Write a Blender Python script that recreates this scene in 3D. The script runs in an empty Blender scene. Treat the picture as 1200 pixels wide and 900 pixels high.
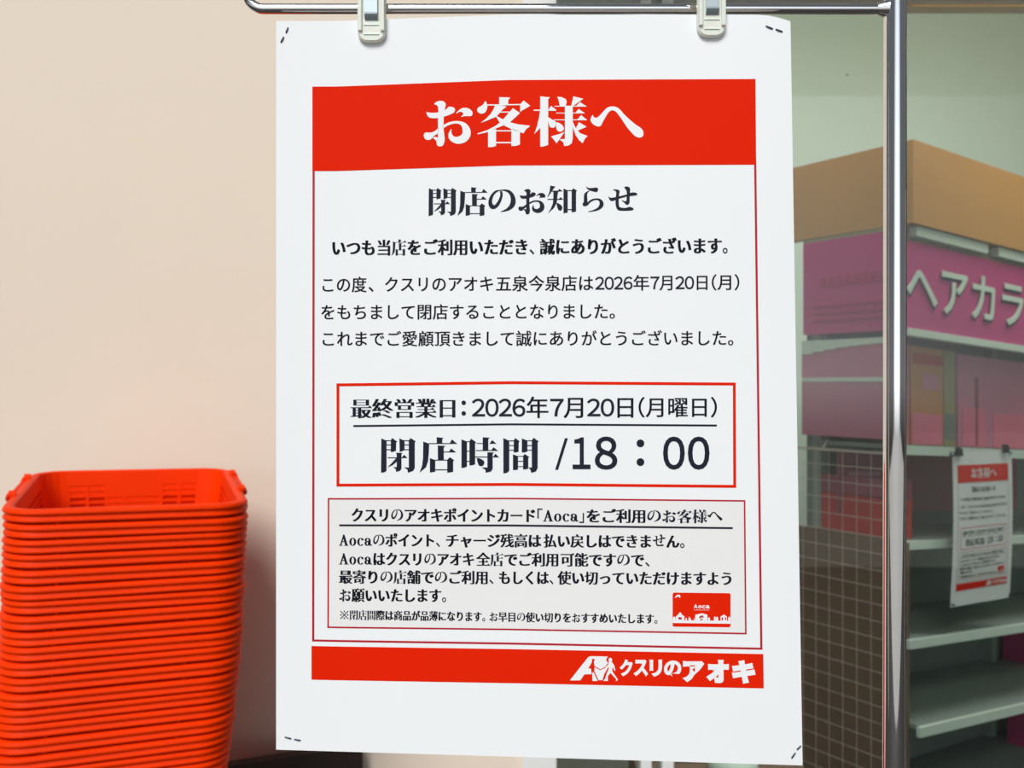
import bpy, bmesh, math, random
from mathutils import Vector, Matrix, Quaternion
random.seed(7)
SC = bpy.context.scene
COL = SC.collection
PI = math.pi

# ------------------------------------------------------------------ camera, light, exposure
F = 1100.0                                   # focal length in pixels of a 1200 wide frame
EYE = 1.30
cam_d = bpy.data.cameras.new('camera')
cam_d.sensor_width = 36.0
cam_d.lens = 36.0 * F / 1200.0
cam_d.clip_start = 0.02
cam_d.dof.use_dof = True
cam_d.dof.focus_distance = 0.545
cam_d.dof.aperture_fstop = 16.0
cam = bpy.data.objects.new('camera', cam_d)
COL.objects.link(cam)
cam.location = (0, 0, EYE)
cam.rotation_euler = (PI / 2, 0, 0)
SC.camera = cam

SC.view_settings.view_transform = 'Standard'
SC.view_settings.look = 'None'
SC.view_settings.exposure = -0.12
SC.view_settings.gamma = 1.0
SC.view_settings.use_curve_mapping = False

SKY_TOP, SKY_LOW, GROUND = (0.15, 0.17, 0.19), (0.17, 0.18, 0.19), (0.04, 0.038, 0.036)
world = bpy.data.worlds.new('sky')
SC.world = world
world.use_nodes = True
wn = world.node_tree.nodes
wl = world.node_tree.links
wn.clear()
w_out = wn.new('ShaderNodeOutputWorld')
w_bg = wn.new('ShaderNodeBackground')
w_bg.inputs['Strength'].default_value = 0.85
w_tc = wn.new('ShaderNodeTexCoord')
w_sep = wn.new('ShaderNodeSeparateXYZ')
w_rmp = wn.new('ShaderNodeValToRGB')
w_mr = wn.new('ShaderNodeMapRange')
w_mr.inputs[1].default_value = -1.0
w_mr.inputs[2].default_value = 1.0
wl.new(w_tc.outputs['Generated'], w_sep.inputs[0])
wl.new(w_sep.outputs['Z'], w_mr.inputs[0])
wl.new(w_mr.outputs[0], w_rmp.inputs[0])
e = w_rmp.color_ramp.elements
e[0].position, e[0].color = 0.0, (*GROUND, 1)
e[1].position, e[1].color = 1.0, (*SKY_TOP, 1)
for pos, c in ((0.47, GROUND), (0.50, (0.22, 0.22, 0.22)), (0.56, SKY_LOW)):
    k = w_rmp.color_ramp.elements.new(pos)
    k.color = (*c, 1)
# the open street behind us: a bright stretch of hazy sky low over the ground, dark to both sides
w_az = wn.new('ShaderNodeMapRange')
w_az.interpolation_type = 'SMOOTHSTEP'
w_az.inputs[1].default_value = -0.985
w_az.inputs[2].default_value = -0.80
w_az.inputs[3].default_value = 9.5
w_az.inputs[4].default_value = 1.0
wl.new(w_sep.outputs['Y'], w_az.inputs[0])
w_mul = wn.new('ShaderNodeVectorMath')
w_mul.operation = 'SCALE'
wl.new(w_rmp.outputs[0], w_mul.inputs[0])
wl.new(w_az.outputs[0], w_mul.inputs['Scale'])
wl.new(w_mul.outputs[0], w_bg.inputs['Color'])
wl.new(w_bg.outputs[0], w_out.inputs['Surface'])

sun_d = bpy.data.lights.new('sun', 'SUN')
sun_d.energy = 3.35
sun_d.angle = math.radians(28)
sun_d.color = (1.0, 0.975, 0.95)
sun = bpy.data.objects.new('sun', sun_d)
COL.objects.link(sun)
sun.location = (-2, -3, 4)
sun.rotation_euler = Vector((0.30, 1.0, -0.98)).to_track_quat('-Z', 'Y').to_euler()

def area(name, loc, target, sx, sy, power, col=(1, 1, 1)):
    d = bpy.data.lights.new(name, 'AREA')
    d.shape = 'RECTANGLE'
    d.size, d.size_y = sx, sy
    d.energy = power
    d.color = col
    o = bpy.data.objects.new(name, d)
    COL.objects.link(o)
    o.location = loc
    o.rotation_euler = (Vector(target) - Vector(loc)).to_track_quat('-Z', 'Y').to_euler()
    return o
# the shop's own ceiling lights, hanging behind the lintel
area('shop_ceiling_lamp', (1.6, 2.6, 3.10), (1.6, 2.6, 0), 2.6, 0.5, 66, (1.0, 1.0, 0.96))
area('shop_ceiling_lamp', (1.2, 3.6, 3.10), (1.4, 4.9, 1.7), 3.4, 0.5, 20, (1.0, 1.0, 0.97))

# ------------------------------------------------------------------ materials
def lin(c):
    c = c / 255.0
    return c / 12.92 if c <= 0.04045 else ((c + 0.055) / 1.055) ** 2.4
def rgb(r, g, b):
    return (lin(r), lin(g), lin(b), 1.0)
def mat(name, col, rough=0.5, metal=0.0, noise=None, spec=0.5, sss=0.0, bump=None):
    m = bpy.data.materials.new(name)
    m.use_nodes = True
    nt = m.node_tree
    b = nt.nodes['Principled BSDF']
    b.inputs['Base Color'].default_value = col
    b.inputs['Roughness'].default_value = rough
    b.inputs['Metallic'].default_value = metal
    b.inputs['Specular IOR Level'].default_value = spec
    if sss:
        b.inputs['Subsurface Weight'].default_value = sss
        b.inputs['Subsurface Scale'].default_value = 0.004
    if noise or bump:
        tc = nt.nodes.new('ShaderNodeTexCoord')
    if noise:
        scale, amt, detail = noise
        n = nt.nodes.new('ShaderNodeTexNoise')
        n.inputs['Scale'].default_value = scale
        n.inputs['Detail'].default_value = detail
        mx = nt.nodes.new('ShaderNodeMix')
        mx.data_type = 'RGBA'
        mx.inputs['A'].default_value = tuple(max(0, v * (1 - amt)) for v in col[:3]) + (1,)
        mx.inputs['B'].default_value = tuple(min(1, v * (1 + amt)) for v in col[:3]) + (1,)
        nt.links.new(tc.outputs['Object'], n.inputs['Vector'])
        nt.links.new(n.outputs['Fac'], mx.inputs['Factor'])
        nt.links.new(mx.outputs['Result'], b.inputs['Base Color'])
    if bump:
        n2 = nt.nodes.new('ShaderNodeTexNoise')
        n2.inputs['Scale'].default_value = bump[0]
        n2.inputs['Detail'].default_value = 5
        bp = nt.nodes.new('ShaderNodeBump')
        bp.inputs['Strength'].default_value = bump[1]
        bp.inputs['Distance'].default_value = 0.002
        nt.links.new(tc.outputs['Object'], n2.inputs['Vector'])
        nt.links.new(n2.outputs['Fac'], bp.inputs['Height'])
        nt.links.new(bp.outputs['Normal'], b.inputs['Normal'])
    return m

M = {}
M['paper'] = mat('white_paper', (0.86, 0.89, 0.91, 1), 0.6, noise=(6, 0.012, 2), spec=0.25)
M['red'] = mat('red_print', rgb(226, 34, 0), 0.7, noise=(9, 0.04, 2), spec=0.08)
M['crimson'] = mat('crimson_print', rgb(180, 26, 44), 0.55, noise=(9, 0.04, 2), spec=0.25)
M['ink'] = mat('navy_black_print', rgb(24, 28, 44), 0.6, noise=(30, 0.05, 2), spec=0.2)
M['white_ink'] = mat('white_print', (0.86, 0.88, 0.90, 1), 0.6, noise=(9, 0.01, 2), spec=0.2)
M['grey_tint'] = mat('warm_grey_print', (0.815, 0.825, 0.825, 1), 0.6, noise=(9, 0.01, 2), spec=0.2)
M['steel'] = mat('staple_steel', rgb(70, 80, 100), 0.35, 0.9, noise=(40, 0.1, 2))
M['chrome'] = mat('polished_chrome', (0.80, 0.81, 0.83, 1), 0.055, 1.0, noise=(60, 0.05, 4))
M['spring'] = mat('galvanised_spring', (0.40, 0.47, 0.50, 1), 0.5, 0.75, noise=(50, 0.05, 2))
M['clip'] = mat('milky_clear_plastic', (0.80, 0.82, 0.74, 1), 0.25, noise=(40, 0.03, 2), sss=0.3)
M['basket'] = mat('orange_plastic', rgb(240, 56, 0), 0.5, noise=(14, 0.05, 2), spec=0.08)
M['wall'] = mat('beige_wall', rgb(227, 214, 197), 0.85, noise=(2.2, 0.035, 6), bump=(130, 0.25))
M['frame_white'] = mat('white_aluminium', rgb(228, 232, 230), 0.4, noise=(12, 0.02, 2))
M['tan'] = mat('tan_header_board', rgb(206, 152, 82), 0.55, noise=(8, 0.04, 3))
M['pink'] = mat('magenta_sign_film', rgb(206, 64, 136), 0.45, noise=(7, 0.06, 3))
M['pale'] = mat('pale_green_white', rgb(222, 238, 226), 0.45, noise=(9, 0.03, 2))
M['shelf'] = mat('white_shelf_steel', rgb(150, 162, 155), 0.45, noise=(9, 0.04, 2))
M['backboard'] = mat('grey_backboard', rgb(124, 134, 131), 0.6, noise=(5, 0.05, 3))
M['maroon'] = mat('maroon_board', rgb(158, 74, 96), 0.5, noise=(12, 0.12, 4))
M['mauve'] = mat('mauve_board', rgb(208, 130, 162), 0.5, noise=(12, 0.1, 4))
M['rose'] = mat('rose_board', rgb(230, 126, 152), 0.5, noise=(12, 0.1, 4))
M['orange'] = mat('orange_board', rgb(206, 140, 84), 0.5, noise=(16, 0.12, 4))
M['olive'] = mat('olive_board', rgb(160, 152, 112), 0.6, noise=(9, 0.08, 3))
M['shadowgrey'] = mat('letter_shadow_grey', rgb(60, 62, 66), 0.6, noise=(9, 0.05, 3))
M['magenta'] = mat('magenta_carton', rgb(190, 40, 110), 0.5, noise=(10, 0.08, 3))
M['redcard'] = mat('red_carton', rgb(196, 46, 44), 0.5, noise=(10, 0.08, 3))
M['brown'] = mat('brown_board', rgb(126, 100, 84), 0.6, noise=(9, 0.1, 4))
M['dark'] = mat('dark_brown_laminate', rgb(44, 30, 26), 0.45, noise=(12, 0.15, 4))
M['black'] = mat('black_plastic', rgb(30, 32, 38), 0.4, noise=(20, 0.1, 2))
M['wire'] = mat('white_coated_wire', rgb(216, 200, 190), 0.4, noise=(20, 0.04, 2))
M['sage'] = mat('pale_sage_plaster', rgb(200, 214, 202), 0.8, noise=(1.6, 0.04, 5))
M['floor_in'] = mat('grey_vinyl_floor', rgb(120, 118, 110), 0.5, noise=(3, 0.08, 4))
M['pavement'] = mat('grey_pavement', rgb(58, 54, 51), 0.85, noise=(5, 0.15, 6), bump=(60, 0.4))
M['concrete'] = mat('pale_concrete', rgb(196, 193, 188), 0.85, noise=(2, 0.06, 6), bump=(50, 0.3))
M['ceiling'] = mat('white_ceiling_board', rgb(226, 230, 222), 0.8, noise=(2, 0.03, 3))
M['speck'] = mat('dark_dirt', rgb(30, 28, 26), 0.8, noise=(30, 0.1, 2))

def glass_mat():
    m = bpy.data.materials.new('green_window_glass')
    m.use_nodes = True
    nt = m.node_tree
    nt.nodes.clear()
    out = nt.nodes.new('ShaderNodeOutputMaterial')
    tr = nt.nodes.new('ShaderNodeBsdfTransparent')
    gl = nt.nodes.new('ShaderNodeBsdfGlossy')
    fr = nt.nodes.new('ShaderNodeFresnel')
    mx = nt.nodes.new('ShaderNodeMixShader')
    n = nt.nodes.new('ShaderNodeTexNoise')
    n.inputs['Scale'].default_value = 3
    cr = nt.nodes.new('ShaderNodeMix')
    cr.data_type = 'RGBA'
    cr.inputs['A'].default_value = (0.83, 0.862, 0.845, 1)
    cr.inputs['B'].default_value = (0.85, 0.88, 0.86, 1)
    nt.links.new(n.outputs['Fac'], cr.inputs['Factor'])
    nt.links.new(cr.outputs['Result'], tr.inputs['Color'])
    gl.inputs['Roughness'].default_value = 0.0
    gl.inputs['Color'].default_value = (0.95, 1.0, 0.98, 1)
    fr.inputs['IOR'].default_value = 1.5
    nt.links.new(fr.outputs[0], mx.inputs[0])
    nt.links.new(tr.outputs[0], mx.inputs[1])
    nt.links.new(gl.outputs[0], mx.inputs[2])
    nt.links.new(mx.outputs[0], out.inputs['Surface'])
    return m
M['glass'] = glass_mat()

# ------------------------------------------------------------------ mesh helpers
class MB:
    """collects shapes, then links them as ONE mesh object"""
    def __init__(s):
        s.v, s.f, s.sm = [], [], []
    def add(s, vs, fs, smooth=False):
        o = len(s.v)
        s.v += [tuple(v) for v in vs]
        s.f += [tuple(i + o for i in f) for f in fs]
        s.sm += [smooth] * len(fs)
    def box(s, lo, hi, bev=0.0, mx=None):
        bm = bmesh.new()
        c = [(a + b) / 2 for a, b in zip(lo, hi)]
        d = [abs(b - a) for a, b in zip(lo, hi)]
        bmesh.ops.create_cube(bm, size=1.0, matrix=Matrix.Translation(c) @ Matrix.Diagonal((*d, 1)))
        if bev > 0:
            bmesh.ops.bevel(bm, geom=bm.edges[:], offset=min(bev, min(d) * 0.45), segments=2, affect='EDGES', profile=0.6)
        if mx is not None:
            bm.transform(mx)
        bm.verts.index_update()
        s.add([v.co[:] for v in bm.verts], [[v.index for v in f.verts] for f in bm.faces])
        bm.free()
    def tube(s, pts, r, n=12, cap=True, radii=None):
        pts = [Vector(p) for p in pts]
        up = None
        rings = []
        for i, p in enumerate(pts):
            a = pts[max(i - 1, 0)]
            b = pts[min(i + 1, len(pts) - 1)]
            t = (b - a).normalized()
            if up is None:
                up = Vector((0, 0, 1)) if abs(t.z) < 0.9 else Vector((1, 0, 0))
            u = (up - t * up.dot(t)).normalized()
            w = t.cross(u)
            up = u
            rr = radii[i] if radii else r
            rings.append([p + u * (math.cos(2 * PI * k / n) * rr) + w * (math.sin(2 * PI * k / n) * rr) for k in range(n)])
        vs = [v for ring in rings for v in ring]
        fs = []
        for i in range(len(pts) - 1):
            for k in range(n):
                k2 = (k + 1) % n
                fs.append((i * n + k, i * n + k2, (i + 1) * n + k2, (i + 1) * n + k))
        s.add(vs, fs, True)
        if cap:
            s.add(rings[0], [tuple(range(n))][::-1])
            s.add(rings[-1], [tuple(range(n))])
    def prism(s, outline, fn0, fn1):
        """outline of 2-D points; fn0 / fn1 give the two end faces"""
        n = len(outline)
        a = [fn0(x, y) for x, y in outline]
        b = [fn1(x, y) for x, y in outline]
        s.add(a + b, [tuple(range(n)), tuple(range(2 * n - 1, n - 1, -1))] +
              [(i, (i + 1) % n, n + (i + 1) % n, n + i) for i in range(n)])
    def build(s, name, material, parent=None, mx=None):
        me = bpy.data.meshes.new(name)
        me.from_pydata(s.v, [], s.f)
        for p, sm in zip(me.polygons, s.sm):
            p.use_smooth = sm
        me.update()
        bm = bmesh.new()
        bm.from_mesh(me)
        bmesh.ops.recalc_face_normals(bm, faces=bm.faces[:])
        bm.to_mesh(me)
        bm.free()
        me.materials.append(M[material])
        o = bpy.data.objects.new(name, me)
        COL.objects.link(o)
        if parent is not None:
            o.parent = parent
        if mx is not None:
            o.matrix_local = mx
        return o
def thing(name, label, cat, loc=(0, 0, 0), rotz=0.0, group=None):
    o = bpy.data.objects.new(name, None)
    o.empty_display_size = 0.05
    COL.objects.link(o)
    o.location = loc
    o.rotation_euler = (0, 0, rotz)
    o['label'] = label
    o['category'] = cat
    if group:
        o['group'] = group
    return o
def tag(o, label, cat, group=None):
    o['label'] = label
    o['category'] = cat
    if group:
        o['group'] = group
    return o
def struct(o):
    o['kind'] = 'structure'
    return o
def at(px, py, d):
    """point at depth d seen at a pixel of the photograph"""
    return Vector(((px - 600) / F * d, d, EYE - (py - 450) / F * d))
def smooth_poly(pts, n=4):
    out = []
    L = len(pts)
    for i in range(L):
        p0, p1, p2, p3 = pts[i - 1], pts[i], pts[(i + 1) % L], pts[(i + 2) % L]
        for k in range(n):
            t = k / n
            out.append(tuple(0.5 * (2 * p1[j] + (p2[j] - p0[j]) * t + (2 * p0[j] - 5 * p1[j] + 4 * p2[j] - p3[j]) * t * t +
                             (3 * p1[j] - p0[j] - 3 * p2[j] + p3[j]) * t ** 3) for j in (0, 1)))
    return out

# ------------------------------------------------------------------ setting
WALL_Y = 1.95
JAMB_X = at(612, 0, WALL_Y).x
GLASS_X = at(652, 0, WALL_Y).x
mb = MB(); mb.box((-3.2, WALL_Y, 0), (JAMB_X, WALL_Y + 0.14, 3.6)); struct(mb.build('wall_left', 'wall'))
mb = MB(); mb.box((JAMB_X, WALL_Y, 2.16), (5.0, WALL_Y + 0.14, 3.6)); struct(mb.build('wall_front', 'wall'))
mb = MB(); mb.box((-3.2, 4.9, 0), (6.4, 5.04, 3.6)); struct(mb.build('wall_back', 'sage'))
mb = MB(); mb.box((6.3, WALL_Y + 0.14, 0), (6.44, 4.9, 3.6)); struct(mb.build('wall_right', 'sage'))
mb = MB(); mb.box((5.0, WALL_Y, 0), (6.44, WALL_Y + 0.14, 3.6)); struct(mb.build('wall_corner', 'wall'))
mb = MB(); mb.box((-3.2, WALL_Y + 0.14, -0.1), (6.44, 5.04, 0)); struct(mb.build('floor', 'floor_in'))
mb = MB(); mb.box((-3.2, WALL_Y, 3.3), (6.44, 5.04, 3.4)); struct(mb.build('ceiling', 'ceiling'))
mb = MB(); mb.box((-12, -2.7, -0.12), (14, WALL_Y + 0.14, 0)); struct(mb.build('pavement', 'pavement'))
mb = MB(); mb.box((-14, -22, -0.14), (16, -2.7, -0.02)); struct(mb.build('forecourt', 'concrete'))
mb = MB(); mb.box((0.06, 0.80, 2.34), (5.0, WALL_Y, 2.42)); mb.box((0.06, 0.77, 2.28), (5.0, 0.80, 2.44)); o = struct(mb.build('unseen_canopy_1', 'frame_white'))  # canopy added out of view to keep the sun off the shop window
# window: frame members, each pane, the glass
win = bpy.data.objects.new('window_1', None); COL.objects.link(win); struct(win)
win.location = (JAMB_X, WALL_Y, 0)
def wbox(name, m, lo, hi, bev=0.003):
    mb = MB()
    mb.box([a - b for a, b in zip(lo, win.location)], [a - b for a, b in zip(hi, win.location)], bev)
    return mb.build(name, m, win)
wbox('jamb', 'frame_white', (JAMB_X, WALL_Y - 0.012, 0), (GLASS_X, WALL_Y + 0.10, 2.16))
wbox('head_rail', 'frame_white', (GLASS_X, WALL_Y, 2.10), (5.0, WALL_Y + 0.08, 2.16))
wbox('bottom_rail', 'frame_white', (GLASS_X, WALL_Y, 0), (5.0, WALL_Y + 0.08, 0.10))
m1a, m1b = at(751, 0, WALL_Y).x, at(764, 0, WALL_Y).x
m2a, m2b = at(776, 0, WALL_Y).x, at(790, 0, WALL_Y).x
wbox('mullion', 'frame_white', (m1a, WALL_Y, 0.10), (m1b, WALL_Y + 0.06, 2.10))
wbox('mullion', 'frame_white', (m2a, WALL_Y, 0.10), (m2b, WALL_Y + 0.06, 2.10))
wbox('pane', 'glass', (GLASS_X, WALL_Y + 0.03, 0.10), (m1a, WALL_Y + 0.038, 2.10), 0)
wbox('pane', 'glass', (m1b, WALL_Y + 0.03, 0.10), (m2a, WALL_Y + 0.038, 2.10), 0)
wbox('pane', 'glass', (m2b, WALL_Y + 0.03, 0.10), (5.0, WALL_Y + 0.038, 2.10), 0)

for px_, py_ in ((1015, 665), (993, 88)):
    p = at(px_, py_, WALL_Y + 0.0285)
    mb = MB()
    mb.tube([(p.x - 0.0022, p.y, p.z), (p.x - 0.001, p.y - 0.0004, p.z + 0.0004), (p.x + 0.001, p.y - 0.0002, p.z), (p.x + 0.002, p.y, p.z - 0.0004)], 0.0015, 8, True, [0.0006, 0.0016, 0.0015, 0.0006])
    mb.v = [tuple(Vector(v) - win.location) for v in mb.v]
    mb.build('dirt_speck', 'speck', win)
# ------------------------------------------------------------------ lettering
_txt = bpy.data.curves.new('lettering', 'FONT')
_txt.size = 1.0
_txt.resolution_u = 4
_txo = bpy.data.objects.new('lettering', _txt)
COL.objects.link(_txo)
_gc = {}
def glyph(ch, off):
    """outline lettering of one character filled as a flat mesh, em = 1, y up, box 0..1"""
    k = (ch, off)
    if k not in _gc:
        _txt.body = ch
        _txt.offset = off
        dg = bpy.context.evaluated_depsgraph_get()
        dg.update()
        me = bpy.data.meshes.new_from_object(_txo.evaluated_get(dg))
        vs = [(v.co.x, v.co.y + 0.12) for v in me.vertices]
        fs = [tuple(p.vertices) for p in me.polygons]
        bpy.data.meshes.remove(me)
        _gc[k] = (vs, fs)
    return _gc[k]
def serif_glyph(ch, off=0.0, dil=0.042):
    """the same character with thick uprights, thin level strokes and triangular stroke ends"""
    k = (ch, 'serif', off, dil)
    if k in _gc:
        return _gc[k]
    vs, fs = glyph(ch, off)
    V, Fc = [], []
    n = 5
    for i in range(n):
        dx = -dil + 2 * dil * i / (n - 1)
        o = len(V)
        V += [(x + dx, y) for x, y in vs]
        Fc += [tuple(a + o for a in f) for f in fs]
    if ord(ch) >= 0x4e00 and ord(ch) < 0xa000:
        cnt = {}
        for f in fs:
            for a, b in zip(f, f[1:] + f[:1]):
                key = (min(a, b), max(a, b))
                cnt[key] = cnt.get(key, 0) + 1
        nb = {}
        for (a, b), c in cnt.items():
            if c == 1:
                nb.setdefault(a, []).append(b)
                nb.setdefault(b, []).append(a)
        for (a, b), c in cnt.items():
            if c != 1:
                continue
            (ax, ay), (bx, by) = vs[a], vs[b]
            if abs(ax - bx) < 0.012 and 0.015 < abs(ay - by) < 0.09:
                na = [q for q in nb[a] if q != b]
                nbb = [q for q in nb[b] if q != a]
                if len(na) == 1 and len(nbb) == 1:
                    qa, qb = vs[na[0]], vs[nbb[0]]
                    if ax - qa[0] > 0.06 and bx - qb[0] > 0.06 and abs(qa[1] - ay) < 0.02 and abs(qb[1] - by) < 0.02:
                        ylo, yhi = min(ay, by), max(ay, by)
                        o = len(V)
                        xe = ax + dil
                        V += [(xe + 0.015, ylo), (xe - 0.062, yhi + 0.085), (xe - 0.17, yhi), (xe - 0.17, ylo)]
                        Fc.append((o, o + 1, o + 2, o + 3))
    _gc[k] = (V, Fc)
    return _gc[k]

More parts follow.
